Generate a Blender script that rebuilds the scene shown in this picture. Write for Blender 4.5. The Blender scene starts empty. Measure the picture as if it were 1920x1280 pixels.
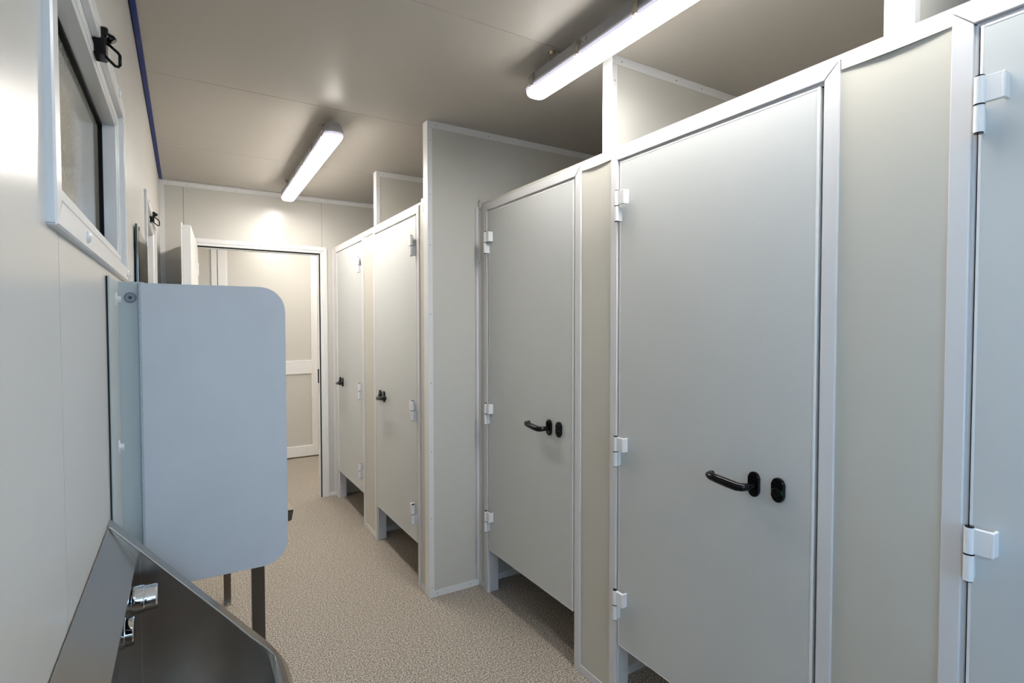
import bpy, bmesh, math
from mathutils import Vector, Matrix

# ------------------------------------------------------------------ camera
sc = bpy.context.scene
col = sc.collection
cam_d = bpy.data.cameras.new('camera')
cam = bpy.data.objects.new('camera', cam_d); col.objects.link(cam); sc.camera = cam
cam_d.sensor_fit = 'HORIZONTAL'; cam_d.sensor_width = 36.0
cam_d.lens = 36.0 * 1006.14 / 1920.0
cam_d.clip_start = 0.02
yaw, pitch, roll = 0.5479, -0.0285, -0.001
F = Vector((math.sin(yaw)*math.cos(pitch), math.cos(yaw)*math.cos(pitch), math.sin(pitch)))
R = Vector((math.cos(yaw), -math.sin(yaw), 0)); Uv = R.cross(F)
R2 = R*math.cos(roll) + Uv*math.sin(roll); U2 = -R*math.sin(roll) + Uv*math.cos(roll)
m = Matrix((R2, U2, -F)).transposed().to_4x4()
m.translation = Vector((0, 0, 1.4375))
cam.matrix_world = m

# ------------------------------------------------------------------ world, daylight, exposure
w = bpy.data.worlds.new('sky'); sc.world = w; w.use_nodes = True
bg = w.node_tree.nodes['Background']
bg.inputs[0].default_value = (0.40, 0.66, 1.0, 1)
bg.inputs[1].default_value = 8.4
LAMP = 56.0
sc.view_settings.view_transform = 'Standard'
sc.view_settings.look = 'None'
sc.view_settings.gamma = 1.0
sc.view_settings.use_curve_mapping = False
sc.view_settings.exposure = 0.0
sc.cycles.use_denoising = True
sc.cycles.max_bounces = 10
sc.cycles.diffuse_bounces = 7
sc.cycles.sample_clamp_indirect = 8.0
pl = bpy.data.lights.new('doorway_portal', 'AREA'); pl.shape = 'RECTANGLE'
pl.size, pl.size_y = 0.66, 1.15
po = bpy.data.objects.new('doorway_portal', pl); col.objects.link(po)
po.location = (0.41, -1.40, 1.52); po.rotation_euler = (math.radians(90), 0, 0)
pl.cycles.is_portal = True
pl = bpy.data.lights.new('window_portal', 'AREA'); pl.shape = 'RECTANGLE'
pl.size, pl.size_y = 0.66, 1.06
po = bpy.data.objects.new('window_portal', pl); col.objects.link(po)
po.location = (-0.20, -0.24, 1.75); po.rotation_euler = (0, math.radians(-90), 0)
pl.cycles.is_portal = True

# ------------------------------------------------------------------ materials
def mat(name, color, rough=0.5, metal=0.0, spec=0.5, bump=0.0, bscale=200.0, var=0.0, vscale=3.0, coat=0.0,
        emit=None, brushed=False, ior=1.5, bdist=0.002):
    m = bpy.data.materials.new(name); m.use_nodes = True
    nt = m.node_tree; b = nt.nodes['Principled BSDF']
    b.inputs['Base Color'].default_value = (*color, 1)
    b.inputs['Roughness'].default_value = rough
    b.inputs['Metallic'].default_value = metal
    b.inputs['Specular IOR Level'].default_value = spec
    b.inputs['IOR'].default_value = ior
    b.inputs['Coat Weight'].default_value = coat
    b.inputs['Coat Roughness'].default_value = 0.05
    tc = nt.nodes.new('ShaderNodeTexCoord')
    if var > 0 or brushed:
        n = nt.nodes.new('ShaderNodeTexNoise'); n.inputs['Scale'].default_value = vscale
        n.inputs['Detail'].default_value = 4
        if brushed:
            mp = nt.nodes.new('ShaderNodeMapping'); mp.inputs['Scale'].default_value = (1, 1, 0.12)
            nt.links.new(tc.outputs['Object'], mp.inputs[0]); nt.links.new(mp.outputs[0], n.inputs['Vector'])
        else:
            nt.links.new(tc.outputs['Object'], n.inputs['Vector'])
        mx = nt.nodes.new('ShaderNodeMix'); mx.data_type = 'RGBA'
        mx.inputs['A'].default_value = (*[c*(1-var) for c in color], 1)
        mx.inputs['B'].default_value = (*[min(1, c*(1+var)) for c in color], 1)
        nt.links.new(n.outputs['Fac'], mx.inputs['Factor'])
        nt.links.new(mx.outputs['Result'], b.inputs['Base Color'])
        if brushed:
            mr = nt.nodes.new('ShaderNodeMapRange')
            mr.inputs['To Min'].default_value = rough*0.88; mr.inputs['To Max'].default_value = rough*1.12
            nt.links.new(n.outputs['Fac'], mr.inputs['Value']); nt.links.new(mr.outputs[0], b.inputs['Roughness'])
    if bump > 0:
        n2 = nt.nodes.new('ShaderNodeTexNoise'); n2.inputs['Scale'].default_value = bscale
        n2.inputs['Detail'].default_value = 3
        nt.links.new(tc.outputs['Object'], n2.inputs['Vector'])
        bp = nt.nodes.new('ShaderNodeBump'); bp.inputs['Strength'].default_value = bump
        bp.inputs['Distance'].default_value = bdist
        nt.links.new(n2.outputs['Fac'], bp.inputs['Height']); nt.links.new(bp.outputs[0], b.inputs['Normal'])
    if emit:
        b.inputs['Emission Color'].default_value = (*emit[0], 1)
        b.inputs['Emission Strength'].default_value = emit[1]
    return m

M_WALL = mat('coated_steel_cream', (0.615, 0.60, 0.56), 0.27, bump=0.05, bscale=2.5, bdist=0.02, var=0.015)
M_CEIL = mat('ceiling_coated_steel', (0.50, 0.465, 0.42), 0.37, spec=0.35, bump=0.05, bscale=2.0, bdist=0.02, var=0.015)
M_PART = mat('partition_board_cream', (0.60, 0.585, 0.54), 0.42, spec=0.3, var=0.02)
M_INFILL = mat('infill_board_beige', (0.56, 0.54, 0.48), 0.36, var=0.02)
M_DOOR = mat('door_laminate_grey', (0.58, 0.595, 0.59), 0.42, var=0.02, bump=0.05, bscale=900, bdist=0.0004)
M_WHITE = mat('white_powder_coat', (0.78, 0.78, 0.78), 0.32)
M_FRAME = mat('frame_aluminium_white', (0.68, 0.67, 0.675), 0.38, spec=0.3)
M_PVC = mat('white_pvc', (0.82, 0.82, 0.82), 0.22)
M_BLACK = mat('black_plastic', (0.003, 0.0027, 0.003), 0.10, spec=0.28)
M_RUBBER = mat('black_rubber', (0.006, 0.006, 0.007), 0.6, spec=0.15)
M_DARK = mat('dark_joint', (0.05, 0.05, 0.045), 0.8)
M_BLUE = mat('blue_painted_steel', (0.010, 0.028, 0.17), 0.5, spec=0.2)
M_STEEL = mat('brushed_stainless', (0.45, 0.41, 0.365), 0.25, metal=1.0, brushed=True, var=0.08, vscale=12)
M_STEELB = mat('stainless_tube', (0.15, 0.125, 0.10), 0.33, metal=1.0, brushed=True, var=0.12, vscale=14)
M_CHROME = mat('polished_chrome', (0.82, 0.83, 0.85), 0.05, metal=1.0)
M_SCREEN = mat('pale_blue_laminate', (0.57, 0.595, 0.63), 0.42, var=0.06, vscale=7, bump=0.06, bscale=700, bdist=0.0004)
M_SAWN = mat('sawn_board_edge', (0.42, 0.46, 0.52), 0.7, var=0.4, vscale=160)
M_ANGLE = mat('grey_green_angle', (0.50, 0.54, 0.53), 0.38, var=0.02)
M_SCREW = mat('screw_metal', (0.30, 0.30, 0.31), 0.35, metal=0.8)
M_WASHER = mat('grey_washer', (0.22, 0.225, 0.25), 0.35)
M_LAMPBODY = mat('lamp_housing_grey', (0.40, 0.40, 0.42), 0.45)
M_LAMPGASK = mat('lamp_rim_white', (0.85, 0.85, 0.87), 0.3)
M_LAMPEDGE = mat('lit_diffuser_side', (0.7, 0.68, 0.8), 0.3, emit=((0.74, 0.70, 0.90), 0.75))
M_DIFF = mat('lit_diffuser', (0.9, 0.9, 0.9), 0.3, emit=((1.0, 0.94, 0.86), LAMP))
M_DIFF_NEAR = mat('lit_diffuser_near', (0.9, 0.9, 0.9), 0.3, emit=((1.0, 0.975, 0.94), LAMP*0.80))
M_DIFF_COOL = mat('lit_diffuser_cool', (0.9, 0.9, 0.9), 0.3, emit=((0.66, 0.84, 1.0), LAMP*0.34))
M_DIFF_ROOM = mat('lit_diffuser_room', (0.9, 0.9, 0.9), 0.3, emit=((1.0, 0.94, 0.86), LAMP*0.66))
M_CLIP = mat('steel_clip', (0.62, 0.56, 0.47), 0.25, metal=1.0)
M_STICK = mat('paper_sticker', (0.55, 0.54, 0.52), 0.6)
M_INK = mat('label_ink', (0.10, 0.10, 0.10), 0.6)
M_MIRROR = mat('silvered_glass', (0.72, 0.76, 0.73), 0.01, metal=1.0)
M_GEDGE = mat('green_glass_edge', (0.02, 0.055, 0.045), 0.12, coat=0.6)
M_GREEN = mat('green_indicator', (0.01, 0.16, 0.05), 0.3)
M_GLASS = mat('obscured_glass', (0.34, 0.33, 0.29), 0.06, ior=1.6, var=0.5, vscale=220, bump=0.09, bscale=220, bdist=0.0008)
M_GROUND = mat('asphalt_ground', (0.14, 0.14, 0.135), 0.9, var=0.15)
M_HINGE = mat('white_hinge', (0.84, 0.84, 0.84), 0.25)
M_MARK = M_SCREW

def floor_material():
    m = bpy.data.materials.new('speckled_vinyl'); m.use_nodes = True
    nt = m.node_tree; b = nt.nodes['Principled BSDF']; L = nt.links.new
    tc = nt.nodes.new('ShaderNodeTexCoord')
    def noise(scale, detail=2.0):
        n = nt.nodes.new('ShaderNodeTexNoise'); n.inputs['Scale'].default_value = scale
        n.inputs['Detail'].default_value = detail; n.inputs['Roughness'].default_value = 0.6
        L(tc.outputs['Object'], n.inputs['Vector']); return n
    def ramp(src, stops):
        r = nt.nodes.new('ShaderNodeValToRGB'); e = r.color_ramp.elements
        e[0].position, e[0].color = stops[0][0], (*stops[0][1], 1)
        e[1].position, e[1].color = stops[-1][0], (*stops[-1][1], 1)
        for p, c in stops[1:-1]:
            x = e.new(p); x.color = (*c, 1)
        L(src, r.inputs[0]); return r
    n1 = noise(165, 3.0)
    r1 = ramp(n1.outputs['Fac'], [(0.40, (0.12, 0.10, 0.085)), (0.47, (0.29, 0.25, 0.205)),
                                  (0.53, (0.40, 0.35, 0.29)), (0.62, (0.66, 0.595, 0.515))])
    v = nt.nodes.new('ShaderNodeTexVoronoi'); v.inputs['Scale'].default_value = 135
    L(tc.outputs['Object'], v.inputs['Vector'])
    r2 = ramp(v.outputs['Distance'], [(0.16, (0.32, 0.30, 0.30)), (0.30, (1, 1, 1))])
    mx = nt.nodes.new('ShaderNodeMix'); mx.data_type = 'RGBA'; mx.blend_type = 'MULTIPLY'
    mx.inputs['Factor'].default_value = 0.75
    L(r1.outputs[0], mx.inputs['A']); L(r2.outputs[0], mx.inputs['B'])
    L(mx.outputs['Result'], b.inputs['Base Color'])
    b.inputs['Roughness'].default_value = 0.5
    return m
M_FLOOR = floor_material()

# ------------------------------------------------------------------ mesh helpers
class G:
    """collects shapes, given in room coordinates, into one mesh"""
    def __init__(s): s.bm = bmesh.new()
    def _bevel(s, verts, bev, seg=1):
        if bev <= 0: return
        vs = set(verts)
        ed = [e for e in s.bm.edges if e.verts[0] in vs and e.verts[1] in vs]
        bmesh.ops.bevel(s.bm, geom=ed, offset=bev, segments=seg, profile=0.5, affect='EDGES', clamp_overlap=True)
    def box(s, x0, x1, y0, y1, z0, z1, bev=0.0, seg=1):
        v = [s.bm.verts.new(p) for p in ((x0,y0,z0),(x1,y0,z0),(x1,y1,z0),(x0,y1,z0),(x0,y0,z1),(x1,y0,z1),(x1,y1,z1),(x0,y1,z1))]
        for f in ((0,3,2,1),(4,5,6,7),(0,1,5,4),(1,2,6,5),(2,3,7,6),(3,0,4,7)):
            s.bm.faces.new([v[i] for i in f])
        s._bevel(v, bev, seg); return s
    def prism(s, pts, axis, a, b, bev=0.0):
        """pts: 2D outline; axis X -> (y,z), Y -> (x,z), Z -> (x,y); extruded from a to b"""
        def P(p, t): return {'X': (t, p[0], p[1]), 'Y': (p[0], t, p[1]), 'Z': (p[0], p[1], t)}[axis]
        va = [s.bm.verts.new(P(p, a)) for p in pts]; vb = [s.bm.verts.new(P(p, b)) for p in pts]
        n = len(pts)
        s.bm.faces.new(va); s.bm.faces.new(vb[::-1])
        for i in range(n): s.bm.faces.new((va[i], vb[i], vb[(i+1) % n], va[(i+1) % n]))
        s._bevel(va+vb, bev, 1); return s
    def loft(s, rings, cap=True):
        vs = [[s.bm.verts.new(p) for p in r] for r in rings]
        n = len(rings[0])
        for k in range(len(vs)-1):
            for i in range(n): s.bm.faces.new((vs[k][i], vs[k+1][i], vs[k+1][(i+1) % n], vs[k][(i+1) % n]))
        if cap: s.bm.faces.new(vs[0]); s.bm.faces.new(vs[-1][::-1])
        return s
    def tube(s, pts, radii, seg=14, flat=1.0):
        pts = [Vector(p) for p in pts]
        if not isinstance(radii, (list, tuple)): radii = [radii]*len(pts)
        rings = []; up = None; seg = max(seg, 14) if seg > 8 else seg
        for i, p in enumerate(pts):
            d = (pts[min(i+1, len(pts)-1)] - pts[max(i-1, 0)]).normalized()
            if up is None:
                up = Vector((0,0,1)) if abs(d.z) < 0.9 else Vector((0,1,0))
            a = d.cross(up).normalized(); b2 = a.cross(d).normalized(); up = b2
            rings.append([p + a*math.cos(2*math.pi*k/seg)*radii[i] + b2*math.sin(2*math.pi*k/seg)*radii[i]*flat for k in range(seg)])
        return s.loft(rings)
    def sheet(s, line, t, axis, a, b):
        """a folded metal sheet: polyline with thickness t, extruded a..b"""
        n = len(line); off = []
        for i, p in enumerate(line):
            p = Vector(p); q0 = Vector(line[max(i-1,0)]); q1 = Vector(line[min(i+1,n-1)])
            d = Vector((0,0))
            if i > 0: d += (p-q0).normalized()
            if i < n-1: d += (q1-p).normalized()
            d.normalize(); off.append(p + Vector((-d.y, d.x))*t)
        def P(p, v): return {'X': (v, p[0], p[1]), 'Y': (p[0], v, p[1]), 'Z': (p[0], p[1], v)}[axis]
        for i in range(n-1):
            q = [line[i], line[i+1], off[i+1], off[i]]
            va = [s.bm.verts.new(P(p, a)) for p in q]; vb = [s.bm.verts.new(P(p, b)) for p in q]
            s.bm.faces.new(va); s.bm.faces.new(vb[::-1])
            for k in range(4): s.bm.faces.new((va[k], vb[k], vb[(k+1) % 4], va[(k+1) % 4]))
        return s
    def ball(s, c, r, sx=1, sy=1, sz=1, seg=14):
        bmesh.ops.create_uvsphere(s.bm, u_segments=seg, v_segments=max(6, seg//2), radius=r,
                                  matrix=Matrix.Translation(c) @ Matrix.Diagonal((sx, sy, sz, 1)))
        return s
    def xform(s, M): s.bm.transform(M); return s

def tag(o, label=None, cat=None, group=None, kind=None):
    if label: o['label'] = label
    if cat: o['category'] = cat
    if group: o['group'] = group
    if kind: o['kind'] = kind
    return o
def wloc(o):
    p = Vector(o.location)
    while o.parent: o = o.parent; p += o.location
    return p
def obj(name, g, material, parent=None, loc=None, smooth=True, **kw):
    me = bpy.data.meshes.new(name)
    bmesh.ops.recalc_face_normals(g.bm, faces=g.bm.faces)
    xs = [v.co for v in g.bm.verts]
    if loc is None:
        lo = Vector((min(v.x for v in xs), min(v.y for v in xs), min(v.z for v in xs)))
        hi = Vector((max(v.x for v in xs), max(v.y for v in xs), max(v.z for v in xs)))
        loc = (lo+hi)/2; loc.z = lo.z
    loc = Vector(loc)
    g.bm.transform(Matrix.Translation(-loc))
    g.bm.to_mesh(me); g.bm.free()
    me.materials.append(material)
    o = bpy.data.objects.new(name, me); col.objects.link(o)
    if parent:
        o.parent = parent; o.location = loc - wloc(parent)
    else: o.location = loc
    if smooth:
        for p in me.polygons: p.use_smooth = True
        try: me.set_sharp_from_angle(angle=math.radians(28))
        except Exception: pass
    return tag(o, **kw)
def empty(name, loc, **kw):
    o = bpy.data.objects.new(name, None); col.objects.link(o); o.location = loc
    o.empty_display_size = 0.1
    return tag(o, **kw)
def stadium(cy, cz, w, h, n=10):
    r = w/2; pts = []
    for k in range(n+1):
        a = math.pi*k/n; pts.append((cy + r*math.cos(a), cz + h/2 - r + r*math.sin(a)))
    for k in range(n+1):
        a = math.pi + math.pi*k/n; pts.append((cy + r*math.cos(a), cz - h/2 + r + r*math.sin(a)))
    return pts
def ring(name, y0, y1, z0, z1, wd, x0, x1, material, parent, bev=0.002, **kw):
    """rectangular frame with mitred corners in a plane of constant x"""
    g = G(); e = 0.0003
    g.prism([(y0,z0),(y0+wd,z0+wd+e),(y0+wd,z1-wd-e),(y0,z1)], 'X', x0, x1, bev)
    g.prism([(y1,z0),(y1-wd,z0+wd+e),(y1-wd,z1-wd-e),(y1,z1)], 'X', x0, x1, bev)
    g.prism([(y0+e,z1),(y1-e,z1),(y1-wd-e,z1-wd),(y0+wd+e,z1-wd)], 'X', x0, x1, bev)
    g.prism([(y0+e,z0),(y1-e,z0),(y1-wd-e,z0+wd),(y0+wd+e,z0+wd)], 'X', x0, x1, bev)
    return obj(name, g, material, parent, **kw)
def screws(parent, pts, axis, r=0.0035):
    """small pan-head screws; axis = outward direction"""
    d = Vector(axis)
    for p in pts:
        p = Vector(p)
        g = G().tube([p - d*0.001, p + d*0.0012, p + d*0.002], [r, r, r*0.55], 8)
        obj('screw', g, M_SCREW, parent)

# ------------------------------------------------------------------ room sizes
XL, XR, H = -0.1405, 2.30, 2.50          # inner faces of the long walls, ceiling height
YB, YF, YE = 4.66, -1.40, 6.20           # partition wall with door, near end wall, far wall of next room
B1, B2 = 1.3747, 1.082                   # frame faces of near and far cubicle fronts
SEAMS = [-1.23, -0.155, 0.92, 1.985, 3.06, 4.13]

# ------------------------------------------------------------------ structure
fl = obj('floor', G().box(XL-0.05, XR+0.05, YF-0.05, YE+0.05, -0.05, 0.0), M_FLOOR, loc=(0,0,0), kind='structure')
gr = obj('ground', G().box(-12, 14, -26, YF-0.06, -0.35, -0.20), M_GROUND, kind='structure')

ceil = empty('ceiling', (1, 2, H), kind='structure')
obj('ceiling_core', G().box(XL-0.06, XR+0.06, YF-0.06, YE+0.06, H+0.004, H+0.06), M_DARK, ceil)
ys = [YF-0.06, -0.31, 0.69, 1.69, 2.72, 3.74, 4.74, 5.74, YE+0.06]
for a, b in zip(ys, ys[1:]):
    obj('panel', G().box(XL+0.006, XR+0.06, a+0.0012, b-0.0012, H, H+0.02, 0.0012, 1), M_CEIL, ceil)

WX0, WXP = XL-0.06, XL                    # left wall depth
W0 = (-0.780, 0.300, 1.40, 2.10); W1 = (0.850, 1.830, 1.562, 2.035); W2 = (2.830, 3.810, 1.562, 2.035)
wl = empty('wall_left', (XL, 2, 0), kind='structure')
core = G()
def wall_cells(y0, y1, hole):
    if not hole: return [(y0, y1, 0, H)]
    a, b, c, d = hole[0]+0.02, hole[1]-0.02, hole[2]+0.02, hole[3]-0.02
    return [(y0, a, 0, H), (b, y1, 0, H), (a, b, 0, c), (a, b, d, H)]
yy = [YF-0.06] + SEAMS + [5.2, YE+0.06]
for a, b in zip(yy, yy[1:]):
    g = G(); cells = [(a+0.0012, b-0.0012, 0, H+0.003)]
    # a window may overlap a joint by a little: clip the hole to the panel
    for h in (W0, W1, W2):
        ha, hb = max(a+0.0012, h[0]+0.02), min(b-0.0012, h[1]-0.02)
        if hb - ha > 0.001:
            c, d = h[2]+0.02, h[3]-0.02
            cells = [(a+0.0012, ha, 0, H+0.003), (hb, b-0.0012, 0, H+0.003), (ha, hb, 0, c), (ha, hb, d, H+0.003)]
            cells = [q for q in cells if q[1]-q[0] > 0.0005]
    for q in cells: g.box(XL-0.012, XL, q[0], q[1], q[2], q[3])
    obj('panel', g, M_WALL, wl, smooth=False)
def core_boxes(g, x0, x1):
    y = YF-0.06
    for h in (W0, W1, W2):
        a, b, c, d = h[0]+0.02, h[1]-0.02, h[2]+0.02, h[3]-0.02
        g.box(x0, x1, y, a, 0, H+0.02); g.box(x0, x1, a, b, 0, c); g.box(x0, x1, a, b, d, H+0.02); y = b
    g.box(x0, x1, y, YE+0.06, 0, H+0.02)
core_boxes(core, XL-0.07, XL-0.0125)
obj('wall_core', core, M_DARK, wl, smooth=False)

wb = empty('wall_back', (1, YB, 0), kind='structure')
DX0, DX1, DZ = 0.075, 0.985, 2.055        # rough opening of the door in the partition wall
for a, b in ((XL, 0.007), (0.007, 0.988), (0.988, XR)):
    g = G(); a += 0.0012; b -= 0.0012
    for q in ([(a, b, 0, H)] if b < DX0 or a > DX1 else
              [(a, DX0, 0, H), (DX0, min(b, DX1), DZ, H)] + ([(DX1, b, 0, H)] if b > DX1 else [])):
        g.box(q[0], q[1], YB, YB+0.012, q[2], q[3])
    obj('panel', g, M_WALL, wb, smooth=False)
g = G()
g.box(XL, DX0, YB+0.0125, YB+0.05, 0, H).box(DX1, XR, YB+0.0125, YB+0.05, 0, H).box(DX0, DX1, YB+0.0125, YB+0.05, DZ, H)
obj('wall_core', g, M_DARK, wb, smooth=False)
obj('rear_skin', G().box(XL, DX0, YB+0.05, YB+0.054, 0, H).box(DX1, XR, YB+0.05, YB+0.054, 0, H)
    .box(DX0, DX1, YB+0.05, YB+0.054, DZ, H), M_WALL, wb, smooth=False)

wr = empty('wall_right', (XR, 2, 0), kind='structure')
yy = [YF, -0.3, 0.75, 1.8, 2.85, 3.9, 4.95, YE]
for a, b in zip(yy, yy[1:]):
    obj('panel', G().box(XR, XR+0.02, a+0.001, b-0.001, 0, H, 0.001, 1), M_WALL, wr)
obj('wall_core', G().box(XR+0.0205, XR+0.06, YF-0.06, YE+0.06, 0, H), M_DARK, wr, smooth=False)

wf = empty('wall_front', (1, YF, 0), kind='structure')
for a, b, c, d in ((XL-0.06, 0.08, 0, H), (0.74, 1.5, 0, H), (1.5, XR+0.06, 0, H), (0.08, 0.74, 2.1, H)):
    obj('panel', G().box(a, b, YF-0.06, YF, c, d), M_WALL, wf, smooth=False)
d3 = empty('door_3', (0.41, YF, 0), kind='structure')
g = G().box(0.04, 0.09, YF-0.07, YF+0.012, 0, 2.13, 0.002).box(0.73, 0.78, YF-0.07, YF+0.012, 0, 2.13, 0.002).box(0.09, 0.73, YF-0.07, YF+0.012, 2.08, 2.13, 0.002)
obj('door_frame', g, M_PVC, d3)
obj('door_leaf', G().box(0.092, 0.728, YF-0.05, YF-0.01, 0.01, 0.95, 0.002), M_PVC, d3)

wn = empty('wall_far', (1, YE, 0), kind='structure')
obj('panel', G().box(XL, 0.245, YE, YE+0.03, 0, H), M_WALL, wn)
obj('panel', G().box(0.245, 1.40, YE+0.03, YE+0.06, 0, H), M_DARK, wn)
obj('panel', G().box(1.40, XR, YE, YE+0.03, 0, H), M_WALL, wn)

# trims
t1 = empty('trim_1', (XL, 2, H), kind='structure')
obj('blue_beam', G().box(XL+0.0035, XL+0.0215, YF, YB, H-0.004, H+0.002, 0.001, 1), M_BLUE, t1)
obj('joint_strip', G().box(XL, XL+0.0035, YF, YB, H-0.001, H+0.003), M_RUBBER, t1)
t2 = empty('trim_2', (1, YB, H), kind='structure', label='white ceiling angle screwed along the back wall')
obj('angle_strip', G().sheet([(YB-0.0025, H-0.034), (YB-0.0025, H-0.0025), (YB-0.03, H-0.0025)], 0.002, 'X', XL, XR), M_WHITE, t2)
screws(t2, [(x, YB-0.0045, H-0.020) for x in (-0.09, 0.03, 0.36, 0.70, 1.04)], (0,-1,0), 0.003)
t3 = empty('trim_3', (XL, YB, 0), kind='structure')
obj('corner_strip', G().box(XL+0.0005, XL+0.030, YB-0.003, YB, 0.035, H-0.034, 0.0008, 1)
    .box(XL, XL+0.0025, YB-0.030, YB, 0.035, H-0.034, 0.0008, 1), M_WHITE, t3)
obj('baseboard_left', G().box(XL, XL+0.004, YF, YB, 0, 0.035, 0.001, 1), M_WHITE, kind='structure')
g = G().box(XL+0.005, 0.03, YB-0.004, YB, 0, 0.035, 0.001, 1).box(1.03, B2+0.06, YB-0.004, YB, 0, 0.035, 0.001, 1)
obj('baseboard_back', g, M_WHITE, kind='structure')
bbr = obj('baseboard_right', G().box(XR-0.004, XR, YF, YB, 0, 0.04, 0.001, 1), M_WHITE, kind='structure')

# ------------------------------------------------------------------ windows
def window(n, hole, pane=None):
    y0, y1, z0, z1 = hole
    wnd = empty('window_%d' % n, (XL, (y0+y1)/2, z0), kind='structure')
    ring('window_casing', y0, y1, z0, z1, 0.036, XL-0.006, XL+0.0105, M_PVC, wnd, 0.0025)
    c = 0.034
    ring('window_lining', y0+c, y1-c, z0+c, z1-c, 0.004, XL-0.066, XL-0.004, M_PVC, wnd, 0.0004)
    s0, s1, r0, r1 = y0+0.0385, y1-0.0385, z0+0.0385, z1-0.0385
    ring('sash_frame', s0, s1, r0, r1, 0.033, XL-0.060, XL-0.004, M_PVC, wnd, 0.003)
    ring('sash_bead', s0+0.010, s1-0.010, r0+0.010, r1-0.010, 0.016, XL-0.006, XL-0.001, M_PVC, wnd, 0.002)
    k = 0.032
    ring('glazing_gasket', s0+k, s1-k, r0+k, r1-k, 0.007, XL-0.050, XL-0.034, M_RUBBER, wnd, 0.001)
    obj('glass_pane', G().box(XL-0.056, XL-0.043, s0+0.02, s1-0.02, r0+0.02, r1-0.02), pane or M_GLASS, wnd, smooth=False)
    for yc, zc in ((y0+0.24, z0+0.018), (y1-0.05, z0+0.018), (y1-0.17, z1-0.018), (y0+0.155, z1-0.018)):
        obj('screw_cap', G().ball((XL+0.0105, yc, zc), 0.0095, 0.62, 1, 1), M_PVC, wnd)
    yc, zc = (y0+y1)/2+0.005, z1-0.040
    g = G().box(XL-0.004, XL+0.018, yc-0.022, yc+0.022, zc-0.026, zc+0.022, 0.003)
    g.box(XL-0.002, XL+0.022, yc-0.024, yc+0.024, zc+0.010, zc+0.028, 0.003)
    g.tube([(XL+0.015, yc+0.004, zc+0.020), (XL+0.026, yc+0.004, zc+0.016), (XL+0.029, yc+0.004, zc+0.013)], [0.009, 0.009, 0.007], 16)
    lt = obj('latch', g, M_BLACK, wnd, label='black sash latch')
    g = G()
    yr = yc-0.006
    pts = [(XL+0.014, yr, zc+0.006), (XL+0.024, yr, zc-0.001), (XL+0.036, yr-0.002, zc-0.012), (XL+0.039, yr-0.003, zc-0.017),
           (XL+0.039, yr-0.003, zc-0.036), (XL+0.036, yr-0.003, zc-0.040), (XL+0.031, yr-0.002, zc-0.039), (XL+0.014, yr, zc-0.022)]
    g.tube(pts, 0.0028, 8)
    obj('pull_ring', g, M_BLACK, lt)
    return wnd
window(1, W1)
window(2, W2)
mc = bpy.data.materials.new('clear_glass'); mc.use_nodes = True
nt = mc.node_tree; nt.nodes.clear()
out = nt.nodes.new('ShaderNodeOutputMaterial'); mxs = nt.nodes.new('ShaderNodeMixShader')
tr = nt.nodes.new('ShaderNodeBsdfTransparent'); gs = nt.nodes.new('ShaderNodeBsdfGlossy'); gs.inputs['Roughness'].default_value = 0.02
fr = nt.nodes.new('ShaderNodeFresnel'); fr.inputs['IOR'].default_value = 1.45
nt.links.new(fr.outputs[0], mxs.inputs[0]); nt.links.new(tr.outputs[0], mxs.inputs[1]); nt.links.new(gs.outputs[0], mxs.inputs[2])
nt.links.new(mxs.outputs[0], out.inputs[0])
window(3, W0, mc)

# ------------------------------------------------------------------ door in the partition wall
d1 = empty('door_1', (0.53, YB, 0), kind='structure')
def casing(name, x0, x1, z1, wd, y0, y1, material, parent, bev=0.002):
    g = G(); e = 0.0003
    g.prism([(x0,0),(x0+wd,0),(x0+wd,z1-wd-e),(x0,z1-e)], 'Y', y0, y1, bev)
    g.prism([(x1,0),(x1-wd,0),(x1-wd,z1-wd-e),(x1,z1-e)], 'Y', y0, y1, bev)
    g.prism([(x0+e,z1),(x1-e,z1),(x1-wd-e,z1-wd),(x0+wd+e,z1-wd)], 'Y', y0, y1, bev)
    return obj(name, g, material, parent)
casing('door_casing', 0.027, 1.026, 2.096, 0.034, YB-0.014, YB+0.0, M_PVC, d1)
casing('door_frame', 0.059, 0.994, 2.064, 0.022, YB-0.010, YB+0.062, M_PVC, d1)
casing('frame_rebate', 0.080, 0.973, 2.043, 0.016, YB+0.012, YB+0.058, M_PVC, d1, 0.001)
casing('frame_gasket', 0.079, 0.974, 2.044, 0.010, YB+0.004, YB+0.0115, M_RUBBER, d1, 0.001)
obj('strike_plate', G().box(0.9495, 0.9575, YB+0.013, YB+0.030, 0.963, 1.08, 0.001), M_RUBBER, d1, label='dark strike plate')
screws(d1, [(0.9575, YB+0.036, z) for z in (0.55, 1.25, 1.6, 1.9)], (-1,0,0), 0.0025)
ang = math.atan2(0.050, 0.868)
LM = Matrix.Translation((0.092, YB-0.022, 0)) @ Matrix.Rotation(-ang, 4, 'Z')
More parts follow.
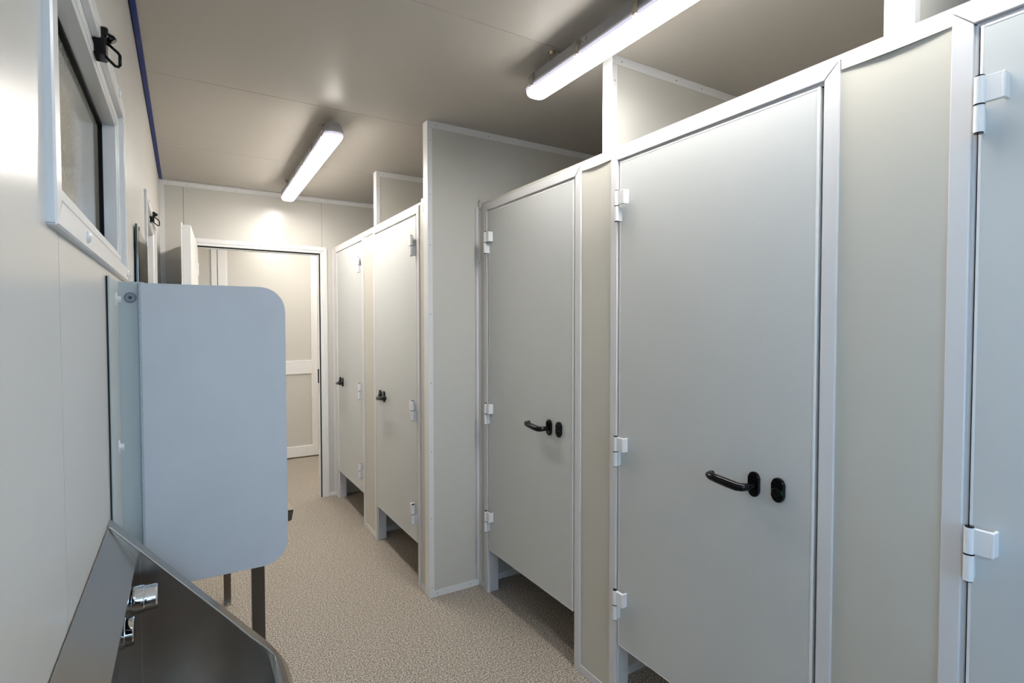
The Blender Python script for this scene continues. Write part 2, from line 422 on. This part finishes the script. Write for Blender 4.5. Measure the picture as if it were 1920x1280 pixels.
# leaf built with hinge edge at origin, running towards -y, its doorway face at x=0
g = G().box(-0.045, 0.0, -0.870, 0.0, 0.012, 2.045, 0.002).xform(LM)
obj('door_leaf', g, M_PVC, d1)
g = G().box(-0.052, -0.045, -0.885, 0.008, 0.006, 2.058, 0.002).xform(LM)
obj('leaf_rebate', g, M_PVC, d1)
for z in (0.25, 1.05, 1.82):
    g = G().tube([(-0.002, 0.008, z), (-0.002, 0.008, z+0.09)], 0.008, 12).xform(LM)
    obj('hinge', g, M_PVC, d1)
for s, nm in ((1, 0.0), (-1, -0.052)):
    g = G().prism(stadium(-0.83, 1.02, 0.034, 0.20), 'X', nm, nm+s*0.008, 0.001).xform(LM)
    hp = obj('handle_plate', g, M_BLACK, d1)
    x = nm+s*0.008
    g = G().tube([(x, -0.83, 1.05), (x+s*0.03, -0.83, 1.05), (x+s*0.042, -0.818, 1.05), (x+s*0.045, -0.79, 1.05), (x+s*0.045, -0.71, 1.05)], 0.009, 12).xform(LM)
    obj('lever', g, M_BLACK, hp)

# far door with panels, seen through the doorway
d2 = empty('door_2', (0.77, YE, 0), kind='structure')
casing('door_casing', 0.238, 1.365, 2.44, 0.052, YE-0.012, YE+0.03, M_PVC, d2)
g = G()
for a, b in ((0.296, 0.372), (1.205, 1.30)):
    g.box(a, b, YE-0.004, YE+0.03, 0.012, 2.38, 0.002)
g.box(0.372, 1.205, YE-0.004, YE+0.03, 0.012, 0.126, 0.002).box(0.372, 1.205, YE-0.004, YE+0.03, 0.918, 1.065, 0.002).box(0.372, 1.205, YE-0.004, YE+0.03, 2.28, 2.38, 0.002)
obj('door_leaf', g, M_PVC, d2)
for z0, z1 in ((0.126, 0.918), (1.065, 2.28)):
    obj('door_panel', G().box(0.372, 1.205, YE+0.010, YE+0.03, z0, z1), M_WALL, d2)
    ring_g = G()
    for q in ((0.366, 0.382, z0, z1), (1.189, 1.211, z0, z1)): ring_g.box(q[0], q[1], YE-0.001, YE+0.012, q[2], q[3], 0.002)
    obj('glazing_bead', ring_g, M_PVC, d2)
obj('threshold', G().box(0.29, 1.31, YE-0.012, YE+0.03, 0.0, 0.014, 0.002), M_STEELB, d2)
for z in (0.3, 1.2, 2.1):
    obj('hinge', G().tube([(1.308, YE-0.014, z), (1.308, YE-0.014, z+0.09)], 0.008, 12), M_PVC, d2)

# ------------------------------------------------------------------ floor-to-ceiling partitions between the cubicles
def partition(xn, y0, y1, label, full=True):
    p = empty('cubicle_partition', (xn, (y0+y1)/2, 0), label=label, cat='partition', group='full height partitions between the cubicles')
    obj('partition_board', G().box(xn+0.004, XR-0.001, y0+0.003, y1-0.003, 0.002, H-0.001), M_PART, p, smooth=False)
    # U profile on the nose
    g = G().box(xn, xn+0.0022, y0, y1, 0.0, H-0.0005, 0.0006, 1)
    g.box(xn+0.0015, xn+0.027, y0, y0+0.0025, 0.034, H-0.037, 0.0006, 1).box(xn+0.0015, xn+0.027, y1-0.0025, y1, 0.034, H-0.037, 0.0006, 1)
    obj('nose_profile', g, M_WHITE, p)
    g = G().box(xn+0.0005, XR-0.001, y0-0.0005, y0+0.0025, H-0.036, H-0.0005, 0.0006, 1).box(xn+0.0005, XR-0.001, y1-0.0025, y1+0.0005, H-0.036, H-0.0005, 0.0006, 1)
    obj('ceiling_profile', g, M_WHITE, p)
    g = G().box(xn+0.0005, XR-0.006, y0-0.0005, y0+0.0025, 0.0, 0.034, 0.0006, 1).box(xn+0.0005, XR-0.006, y1-0.0025, y1+0.0005, 0.0, 0.034, 0.0006, 1)
    obj('floor_profile', g, M_WHITE, p)
    pts = [(xn+0.014, y0, z) for z in (0.055, 0.42, 0.78, 1.14, 1.50, 1.86, 2.12, 2.40)]
    pts += [(xn+dx, y0-0.0005, H-0.020) for dx in (0.05, 0.36, 0.52)] + [(xn+dx, y0-0.0005, 0.018) for dx in (0.045, 0.24)]
    screws(p, pts, (0,-1,0), 0.0028)
    return p
partition(1.1345, 3.640, 3.702, 'white edged floor to ceiling partition seen between the two farthest cubicle doors')
partition(1.0830, 2.612, 2.670, 'cream partition with white edge standing out into the corridor, floor to ceiling')
partition(1.4415, 1.609, 1.665, 'white edged partition above the middle cubicle doors, below the far end of the near lamp')
partition(1.4415, 0.587, 0.651, 'white edged partition topping out above the wall left of the nearest cubicle door')
partition(1.4415, -0.480, -0.420, 'white edged partition closing the nearest cubicle')

# ------------------------------------------------------------------ cubicle fronts: infill boards, rail, doors
GI = 'beige boards between the cubicle doors'
def infill(bx, y0, y1, label, cat='panel'):
    o = empty('cubicle_infill_panel', (bx+0.03, (y0+y1)/2, 0), label=label, cat=cat, group=GI)
    obj('board', G().box(bx+0.0065, bx+0.062, y0, y1, 0.001, 2.0865), M_INFILL, o, smooth=False)
    obj('floor_strip', G().box(bx+0.003, bx+0.0063, y0+0.001, y1-0.001, 0, 0.036, 0.0008, 1), M_FRAME, o)
    return o
def rail(bx, y0, y1, bows, label):
    """inverted U cap over the cubicle fronts; its lip bows outward between the door frames"""
    st = [y0]
    for a, b in bows:
        st.append(a-0.0005)
        for k in range(13): st.append(a + (b-a)*k/12)
        st.append(b+0.0005)
    st.append(y1); rings = []
    for y in st:
        u = 0
        for a, b in bows:
            if a <= y <= b: u = max(1e-4, math.sin(math.pi*(y-a)/(b-a)))
        zb, xo = (2.062-0.003*u if u else 2.0866), bx+0.004-0.003*u
        rings.append([(xo, y, zb), (bx+0.004, y, 2.0875), (bx+0.004, y, 2.100), (bx+0.066, y, 2.100), (bx+0.066, y, 2.0875), (bx+0.0645, y, 2.0875),
                      (bx+0.0645, y, 2.098), (bx+0.0055, y, 2.098), (bx+0.0055, y, 2.0875), (xo+0.0015, y, zb)])
    o = obj('top_rail', G().loft(rings), M_PART, label=label, cat='rail', group='cap rails over the cubicle fronts')
    return o

def hinge(parent, bx, yb, zc, sgn, part='hinge'):
    """two-knuckle lift-off hinge; sgn = direction from the pin towards the leaf"""
    x = bx-0.020; r = 0.0092
    g = G()
    g.tube([(x, yb, zc+0.001), (x, yb, zc+0.054)], r, 16).tube([(x, yb, zc-0.055), (x, yb, zc-0.002)], r, 16)
    
    g.box(x-0.003, x+0.008, min(yb+sgn*0.004, yb+sgn*0.040), max(yb+sgn*0.004, yb+sgn*0.0385), zc+0.0025, zc+0.0525, 0.0004)
    g.box(x-0.0038, bx+0.003, min(yb+sgn*0.034, yb+sgn*0.0405), max(yb+sgn*0.034, yb+sgn*0.0405), zc+0.002, zc+0.053, 0.0015)
    g.box(x+0.002, bx+0.010, yb-0.0035, yb+0.0035, zc-0.054, zc-0.003, 0.0005)
    h = obj(part, g, M_HINGE, parent)
    g = G()
    for z, r2 in ((zc+0.0540, 0.0078), (zc-0.0020, 0.0096), (zc-0.0572, 0.0078)):
        g.tube([(x, yb, z), (x, yb, z+0.0028)], r2, 14)
    obj('bushing', g, M_BLACK, h)
    return h

def cubicle_door(bx, y0, y1, lock_near, label):
    """y0 < y1 outer faces of the frame; lock on the near (y0) side or the far side"""
    d = empty('cubicle_door', (bx, (y0+y1)/2, 0), label=label, cat='door', group='cubicle doors')
    zt = 2.0858; wf_ = 0.0365
    xa, xb = bx, bx+0.068
    g = G(); e = 0.0003
    # mitred face profile, proud of the boards
    for (p, b) in (([(y0,0),(y0+wf_,0),(y0+wf_,zt-wf_-e),(y0,zt-e)], 0.0018), ([(y1,0),(y1-wf_,0),(y1-wf_,zt-wf_-e),(y1,zt-e)], 0.0018),
                   ([(y0+e,zt),(y1-e,zt),(y1-wf_-e,zt-wf_),(y0+wf_+e,zt-wf_)], 0.0018)):
        g.prism(p, 'X', xa, xa+0.0115, b)
    # jamb lining
    j = 0.0345
    g.box(xa+0.010, xb, y0+0.002, y0+j, 0, zt-j, 0.001).box(xa+0.010, xb, y1-j, y1-0.002, 0, zt-j, 0.001)
    g.box(xa+0.010, xb, y0+0.002, y1-0.002, zt-j, zt-0.002, 0.001)
    obj('door_frame', g, M_FRAME, d)
    # rounded inner lip of the frame
    g = G()
    ya, yb2, zz = y0+wf_+0.003, y1-wf_-0.003, zt-wf_-0.003
    g.tube([(xa+0.013, ya-0.001, 0.0), (xa+0.013, ya-0.001, zz)], 0.0045, 10).tube([(xa+0.013, yb2+0.001, 0.0), (xa+0.013, yb2+0.001, zz)], 0.0045, 10)
    g.tube([(xa+0.013, ya, zz), (xa+0.013, yb2, zz)], 0.0045, 10)
    obj('frame_lip', g, M_FRAME, d)
    # seal strip behind the leaf
    g = G(); k = j+0.014
    g.box(xa+0.034, xa+0.040, y0+j, y0+k, 0.236, zt-j, 0.0005).box(xa+0.034, xa+0.040, y1-k, y1-j, 0.236, zt-j, 0.0005).box(xa+0.034, xa+0.040, y0+j, y1-j, zt-k, zt-j, 0.0005)
    obj('seal_strip', g, M_RUBBER, d)
    # leaf
    l0, l1, lb, ltp = y0+0.0475, y1-0.0475, 0.236, 2.0405
    xf = bx+0.003
    leaf = obj('door_leaf', G().box(xf, xf+0.030, l0+0.003, l1-0.003, lb+0.002, ltp-0.003, 0.001, 1), M_DOOR, d)
    g = G()
    for (p) in ((l0, l0+0.0065, lb, ltp), (l1-0.0065, l1, lb, ltp), (l0+0.0065, l1-0.0065, ltp-0.0065, ltp), (l0+0.0065, l1-0.0065, lb, lb+0.003)):
        lock_side = (p[0] == l0) == lock_near and p[1]-p[0] < 0.01
        g.box(xf-(0.0020 if lock_side else 0.0005), xf+0.0306, p[0], p[1], p[2], p[3], 0.0013)
    obj('edge_profile', g, M_WHITE, leaf)
    # hinges on the side away from the lock
    yh, sg = (y1-0.0555, -1) if lock_near else (y0+0.0555, 1)
    for zc in (1.876, 0.975, 0.400): hinge(d, bx, yh-0.012*sg*0, zc, sg)
    # lever handle and turn lock
    s = 1 if lock_near else -1
    le = l0 if lock_near else l1
    yr, yl, zr = le + s*0.1675, le + s*0.0945, 0.989
    x = xf
    hd = obj('lever_handle', G().prism(stadium(yr, zr, 0.033, 0.072), 'X', x, x-0.0105, 0.002), M_BLACK, d, label='black lever handle')
    ex = x-0.0105
    pts = [(ex, yr, zr-0.003), (ex-0.014, yr, zr-0.003), (ex-0.027, yr+s*0.002, zr-0.004), (ex-0.037, yr+s*0.009, zr-0.005),
           (ex-0.042, yr+s*0.022, zr-0.005), (ex-0.044, yr+s*0.050, zr-0.002), (ex-0.044, yr+s*0.088, zr+0.002), (ex-0.043, yr+s*0.108, zr+0.004),
           (ex-0.038, yr+s*0.118, zr+0.005), (ex-0.028, yr+s*0.121, zr+0.006), (ex-0.020, yr+s*0.121, zr+0.006)]
    obj('lever', G().tube(pts, [0.0105, 0.0100, 0.0105, 0.0115, 0.0125, 0.0130, 0.0125, 0.0118, 0.0110, 0.0100, 0.0095], 18), M_BLACK, hd)
    lk = obj('turn_lock', G().prism(stadium(yl, zr+0.002, 0.035, 0.068), 'X', x, x-0.0115, 0.002), M_BLACK, d, label='black turn lock')
    obj('lock_knob', G().tube([(x-0.0113, yl, zr-0.002), (x-0.016, yl, zr-0.002), (x-0.0175, yl, zr-0.002)], [0.0125, 0.0122, 0.0105], 20), M_BLACK, lk)
    g = G()
    for q in (-1, 1):
        g.box(x-0.0122, x-0.0113, yl+q*0.0143-0.0012, yl+q*0.0143+0.0012, zr-0.008, zr+0.004)
    obj('lock_indicator', g, M_GREEN, lk, label='green indicator marks')
    return d

cubicle_door(B2, 3.785, 4.604, False, 'grey cubicle door farthest away, next to the corridor door frame')
cubicle_door(B2, 2.735, 3.556, False, 'grey cubicle door just behind the full height partition that stands out')
cubicle_door(B1, 1.7200, 2.5437, True, 'grey cubicle door with black lever just in front of the full height partition')
cubicle_door(B1, 0.7170, 1.5407, True, 'large grey cubicle door with black lever, second nearest to the camera')
cubicle_door(B1, -0.331, 0.4926, True, 'nearest cubicle door at the right edge, cut by the frame, bluish in daylight')
infill(B2, 4.604, YB-0.001, 'narrow beige strip of board between farthest cubicle door and back wall')
infill(B2, 3.556, 3.785, 'beige board between the two farthest cubicle doors')
infill(B2, 2.671, 2.735, 'narrow beige board between second farthest cubicle door and projecting partition')
infill(B1, 2.5437, 2.611, 'narrow beige board left of the middle cubicle door, against the projecting partition')
infill(B1, 1.5407, 1.7200, 'beige board between the middle door and the large second nearest door')
infill(B1, 0.4926, 0.7170, 'grey board between the two nearest cubicle doors under a bowed rail')
infill(B1, YF+0.001, -0.331, 'board beyond the nearest cubicle door, towards the entrance')
rail(B2, 2.671, YB-0.001, [(3.560, 3.780)], 'cap rail over the two farthest cubicle doors')
rail(B1, YF+0.001, 2.611, [(0.494, 0.715), (1.543, 1.718)], 'long cap rail over the near cubicle doors with lip bowed between frames')

# corner angles and clips joining the fronts to the partition
ca = obj('corner_angle', G().box(B1+0.0035, B1+0.0063, 2.584, 2.611, 0.037, 2.06, 0.0006, 1).box(B1-0.012, B1+0.0062, 2.6085, 2.6115, 0.037, 2.085, 0.0006, 1),
         M_FRAME, label='slim white corner angle joining the projecting partition and the near cubicle front', cat='angle', group='corner angles at the cubicle fronts')
screws(ca, [(B1+0.0035, 2.597, z) for z in (0.30, 0.80, 1.30, 1.78, 2.04)], (-1,0,0), 0.0025)
ca = obj('corner_angle', G().box(B2+0.0035, B2+0.0063, YB-0.034, YB-0.001, 0.037, 2.06, 0.0006, 1).box(B2-0.012, B2+0.0062, YB-0.0055, YB-0.0045, 0.037, 2.085, 0.0003, 1),
         M_FRAME, label='slim white corner angle between the back wall and the farthest cubicle door', cat='angle', group='corner angles at the cubicle fronts')
screws(ca, [(B2+0.0035, YB-0.018, z) for z in (0.30, 1.0, 1.78)], (-1,0,0), 0.0025)
cl = obj('rail_clip', G().box(B1+0.002, B1+0.0045, 2.577, 2.602, 2.080, 2.124, 0.0006, 1), M_WHITE,
         label='small white clip plate on the rail end in front of the projecting partition', cat='clip', group='rail end clips')
screws(cl, [(B1+0.002, 2.588, 2.112)], (-1,0,0), 0.003)
cl = obj('rail_clip', G().box(B2+0.000, B2+0.0035, 2.672, 2.698, 2.045, 2.112, 0.0006, 1), M_WHITE,
         label='small white clip plate on the rail end behind the projecting partition', cat='clip', group='rail end clips')
screws(cl, [(B2, 2.685, 2.085), (B2, 2.685, 2.060)], (-1,0,0), 0.003)

# ------------------------------------------------------------------ ceiling lamps
def tube_light(xc, y0, y1, label, rot=0.0, sticker=False, dm=None):
    yc = (y0+y1)/2; L = y1-y0
    o = empty('tube_light', (xc, yc, 2.385), label=label, cat='lamp', group='long tube lights on the ceiling')
    o.rotation_euler.z = rot
    def outline(hw, hl, r, n=6):
        pts = []
        for cx, cy, a0 in ((hw-r, hl-r, 0), (-hw+r, hl-r, 90), (-hw+r, -hl+r, 180), (hw-r, -hl+r, 270)):
            for k in range(n+1):
                a = math.radians(a0+90*k/n); pts.append((cx+r*math.cos(a), cy+r*math.sin(a)))
        return pts
    def lo(secs):
        g = G(); g.loft([[(xc+p[0], yc+p[1], z) for p in outline(hw, hl, r)] for z, hw, hl, r in secs]); return g
    h2 = L/2
    obj('diffuser', lo([(2.382, 0.026, h2-0.022, 0.020), (2.386, 0.036, h2-0.012, 0.026), (2.393, 0.042, h2-0.006, 0.030), (2.401, 0.0445, h2-0.003, 0.033)]), dm or M_DIFF, o)
    obj('diffuser_edge', lo([(2.4015, 0.0455, h2-0.002, 0.034), (2.413, 0.0465, h2-0.001, 0.035)]), M_LAMPEDGE, o)
    obj('housing_rim', lo([(2.413, 0.0490, h2, 0.036), (2.418, 0.0490, h2, 0.036)]), M_LAMPGASK, o)
    hs = obj('housing', lo([(2.4185, 0.0485, h2, 0.036), (2.424, 0.0485, h2, 0.036), (2.430, 0.045, h2-0.004, 0.034), (2.455, 0.041, h2-0.010, 0.032), (2.466, 0.034, h2-0.018, 0.026)]), M_LAMPBODY, o)
    n = 6
    for s in (-1, 1):
        for k in range(n):
            y = y0+0.07+(L-0.14)*k/(n-1)
            g = G().prism([(s*0.0495+xc, 2.408), (s*0.0520+xc, 2.408), (s*0.0500+xc, 2.440), (s*0.0455+xc, 2.458), (s*0.0435+xc, 2.458), (s*0.0475+xc, 2.438)], 'Y', y-0.010, y+0.010, 0.0003)
            g.box(xc+s*0.0515-0.003, xc+s*0.0515+0.003, y-0.0105, y-0.0065, 2.402, 2.414).box(xc+s*0.0515-0.003, xc+s*0.0515+0.003, y+0.0065, y+0.0105, 2.402, 2.414)
            obj('clip', g, M_CLIP, o)
    for y in (y0+0.18, y1-0.18):
        g = G().box(xc-0.040, xc+0.040, y-0.012, y+0.012, H-0.0025, H-0.0002).box(xc-0.032, xc-0.028, y-0.012, y+0.012, 2.464, H-0.001).box(xc+0.028, xc+0.032, y-0.012, y+0.012, 2.464, H-0.001)
        obj('ceiling_bracket', g, M_CLIP, o)
    if sticker:
        ya, yb = y1-0.42, y1-0.345
        def sx(z): return xc-0.0412-(2.455-z)*0.16-0.0006
        g = G().prism([(sx(2.433), 2.433), (sx(2.454), 2.454), (sx(2.454)+0.0006, 2.454), (sx(2.433)+0.0006, 2.433)], 'Y', ya, yb)
        lb = obj('rating_label', g, M_STICK, o, label='small printed rating label')
        g = G()
        for r_ in range(5):
            z = 2.451-r_*0.0025
            for a, b in ((0.004, 0.022), (0.034, 0.056)):
                g.box(sx(z)-0.0004, sx(z)+0.0002, ya+a, ya+b-0.003*(r_ % 2), z-0.0005, z+0.0004)
        for a in (0.008, 0.024, 0.042): g.box(sx(2.437)-0.0004, sx(2.437)+0.0002, ya+a, ya+a+0.005, 2.435, 2.4385)
        obj('label_print', g, M_INK, lb)
    return o
tube_light(0.672, 2.785, 4.385, 'lit tube light at the far end of the ceiling, pointing to the back wall', rot=-0.013)
tube_light(1.260, 0.300, 1.900, 'nearer lit tube light cut by the top edge, above the cubicle doors', sticker=True, dm=M_DIFF_NEAR)
tube_light(0.672, -1.25, 0.15, 'cooler tube light near the entrance end of the ceiling', dm=M_DIFF_COOL)
tube_light(0.85, 4.90, 6.05, 'tube light on the left of the ceiling in the room beyond the open door', dm=M_DIFF_ROOM)
tube_light(1.65, 4.90, 6.05, 'added tube light on the right of the ceiling in the room beyond the open door', dm=M_DIFF_ROOM)  # unseen second lamp, added to brighten the next room's far wall

# ------------------------------------------------------------------ urinal trough
def steel_trough():
    Y0, Y1 = 0.145, 1.345
    o = empty('urinal_trough', (XL+0.01, (Y0+Y1)/2, 0.42), label='wall hung stainless steel urinal trough at the lower left corner', cat='urinal')
    t = 0.0018
    obj('sloped_back', G().sheet([(XL+0.0030, 1.030), (-0.092, 0.958), (-0.094, 0.940)], -t, 'Y', Y0, Y1), M_STEEL, o)
    obj('back_plate', G().sheet([(XL+0.014, 1.0), (XL+0.014, 0.56), (-0.055, 0.43)], -t, 'Y', Y0, Y1), M_STEEL, o)
    obj('basin_bottom', G().sheet([(-0.055, 0.43), (0.0, 0.405), (0.07, 0.42), (0.158, 0.662)], -t, 'Y', Y0, Y1), M_STEEL, o)
    rim = [(0.158, 0.662), (0.170, 0.667), (0.184, 0.650), (0.2005, 0.613), (0.203, 0.575), (0.196, 0.570)]
    obj('front_rim', G().sheet(rim, t, 'Y', Y0, Y1), M_STEEL, o)
    edge = [(XL+0.001, 1.034), (0.150, 0.691), (0.163, 0.674), (0.176, 0.655), (0.190, 0.632), (0.2005, 0.613)]
    outl = edge + [(0.203, 0.575), (0.150, 0.560), (0.075, 0.40), (-0.06, 0.40), (XL+0.001, 0.55)]
    for (a, b, l0, l1) in ((Y1, Y1+0.002, Y1-0.001, Y1+0.040), (Y0-0.002, Y0, Y0-0.040, Y0+0.001)):
        ep = obj('end_plate', G().prism(outl, 'Y', a, b), M_STEEL, o)
        obj('end_flange', G().sheet([(p[0], p[1]) for p in edge] + [(0.2055, 0.575)], t, 'Y', l0, l1), M_STEEL, ep)
        gg = G().tube([(p[0], (Y1-0.001) if a == Y1 else Y0+0.001, p[1]+0.0008) for p in [(XL+0.005, 1.0295)]+edge[1:]], 0.0022, 8)
        obj('weld_seam', gg, mat_weld, ep)
    obj('weld_seam', G().box(-0.0870, -0.0855, Y1-0.0012, Y1, 0.45, 0.955), mat_weld, o)
    for y, tip in ((1.262, -0.053), (1.135, -0.083)):
        xb = XL+0.016
        n = tip-xb
        g = G().tube([(xb, y, 0.905), (xb+0.006, y, 0.905)], 0.027, 24)
        g.tube([(xb+0.006, y, 0.905), (xb+n*0.40, y, 0.905), (xb+n*0.41, y, 0.905)], [0.020, 0.020, 0.0195], 24)
        g.tube([(xb+n*0.41, y, 0.905), (xb+n*0.43, y, 0.905), (xb+n*0.68, y, 0.905), (xb+n*0.70, y, 0.905)], [0.0245, 0.0258, 0.0258, 0.0245], 24)
        g.tube([(xb+n*0.70, y, 0.905), (xb+n*0.96, y, 0.905), (xb+n, y, 0.905)], [0.0230, 0.0240, 0.022], 24)
        obj('flush_nozzle', g, M_CHROME, o, label='chrome flush nozzle')
    return o
mat_weld = mat('polished_weld', (0.62, 0.60, 0.57), 0.22, metal=1.0)
steel_trough()

# ------------------------------------------------------------------ urinal screen
ys0 = 1.568
us = empty('urinal_screen', (0.05, ys0, 0.79), label='pale blue rounded privacy screen fixed to the left wall beside the trough', cat='screen')
x0, x1, z0, z1, r = -0.0925, 0.2345, 0.792, 1.5425, 0.064
pts = [(x0, z1), (x0, z0+0.0)]
for k in range(11):
    a = -math.pi/2 + math.pi/2*k/10; pts.append((x1-r+r*math.cos(a), z0+r+r*math.sin(a)))
for k in range(11):
    a = math.pi/2*k/10; pts.append((x1-r+r*math.cos(a), z1-r+r*math.sin(a)))
obj('screen_board', G().prism(pts, 'Y', ys0, ys0+0.012, 0.0008), M_SCREEN, us)
obj('board_edge', G().box(x0-0.0005, x0+0.0042, ys0-0.0006, ys0+0.0126, z0, z1), M_SAWN, us)
obj('wall_angle', G().box(XL+0.0035, XL+0.0075, 1.410, ys0+0.016, 0.80, 1.5455, 0.0008, 1)
    .box(XL+0.004, x0+0.010, ys0+0.0127, ys0+0.016, 0.80, 1.5455, 0.0008, 1), M_ANGLE, us)
obj('wall_spacer', G().box(XL+0.0002, XL+0.0036, 1.416, ys0+0.01, 0.80, 1.545), M_DARK, us)
for z in (1.507, 0.84):
    g = G().tube([(-0.110, ys0+0.0128, z), (-0.110, ys0+0.0105, z), (-0.110, ys0+0.0085, z)], [0.0125, 0.0125, 0.0105], 20)
    ws = obj('washer', g, M_WASHER, us)
    obj('bolt_hole', G().tube([(-0.110, ys0+0.0090, z), (-0.110, ys0+0.0080, z)], 0.0035, 10), M_BLACK, ws)
for z in (1.500, 1.160, 0.86):
    y = 1.522
    g = G().tube([(XL+0.0075, y, z), (XL+0.0095, y, z)], 0.017, 18).tube([(XL+0.0095, y, z), (XL+0.017, y, z)], 0.008, 6)
    obj('wall_bolt', g, M_WHITE, us, label='white capped wall bolt')

# ------------------------------------------------------------------ mirror
my0, my1, mz0, mz1 = 2.200, 2.790, 1.20, 1.783
mo = empty('wall_mirror', (XL+0.008, (my0+my1)/2, mz0), label='frameless mirror fixed just off the left wall between the two windows', cat='mirror')
obj('mirror_glass', G().box(XL+0.0045, XL+0.0100, my0, my1, mz0, mz1, 0.0006, 1), M_GEDGE, mo)
obj('mirror_face', G().box(XL+0.0100, XL+0.0106, my0+0.002, my1-0.002, mz0+0.002, mz1-0.002), M_MIRROR, mo, smooth=False)
for y in (my0+0.10, my1-0.10):
    for z, s in ((mz1, 1), (mz0, -1)):
        obj('mirror_clip', G().box(XL, XL+0.0135, y-0.008, y+0.008, z-0.007, z+0.004, 0.001), M_SCREW, mo)
# ------------------------------------------------------------------ wash trough beyond the screen
Y0, Y1 = 1.660, 3.180
wt = empty('wash_trough', (0.06, (Y0+Y1)/2, 0), label='stainless steel wash trough on flat steel legs, mostly hidden behind the blue screen', cat='sink')
t = 0.0018
prof = [(XL+0.001, 1.02), (XL+0.012, 1.02), (XL+0.014, 0.895), (-0.09, 0.885), (-0.06, 0.80), (0.19, 0.785), (0.238, 0.898), (0.264, 0.902), (0.258, 0.872)]
obj('basin', G().sheet(prof, -t, 'Y', Y0, Y1), M_STEEL, wt)
for a, b in ((Y0, Y0+0.002), (Y1-0.002, Y1)):
    obj('end_plate', G().prism([(XL+0.001, 0.90), (0.264, 0.903), (0.258, 0.872), (0.236, 0.868), (0.19, 0.780), (-0.06, 0.795), (XL+0.001, 0.83)], 'Y', a, b), M_STEELB, wt)  # end plates in darker steel than the basin, their shade put into the colour
for y in (Y0+0.015, Y1-0.055):
    for xa in (0.1535, -0.10):
        lg = obj('leg', G().box(xa, xa+0.033, y, y+0.030, 0.003, 0.784, 0.001), M_STEELB, wt)
        obj('foot_plate', G().box(xa-0.004, xa+0.040, y-0.042, y+0.035, 0.0, 0.004, 0.001), M_CLIP, lg)
        obj('foot_bolt', G().tube([(xa+0.018, y-0.022, 0.004), (xa+0.018, y-0.022, 0.008)], 0.006, 8), M_CHROME, lg)
obj('waste_pipe', G().tube([(0.05, 2.4, 0.79), (0.05, 2.4, 0.58), (0.03, 2.4, 0.53), (-0.02, 2.4, 0.52), (XL+0.002, 2.4, 0.52)], 0.02, 14), M_PVC, wt)
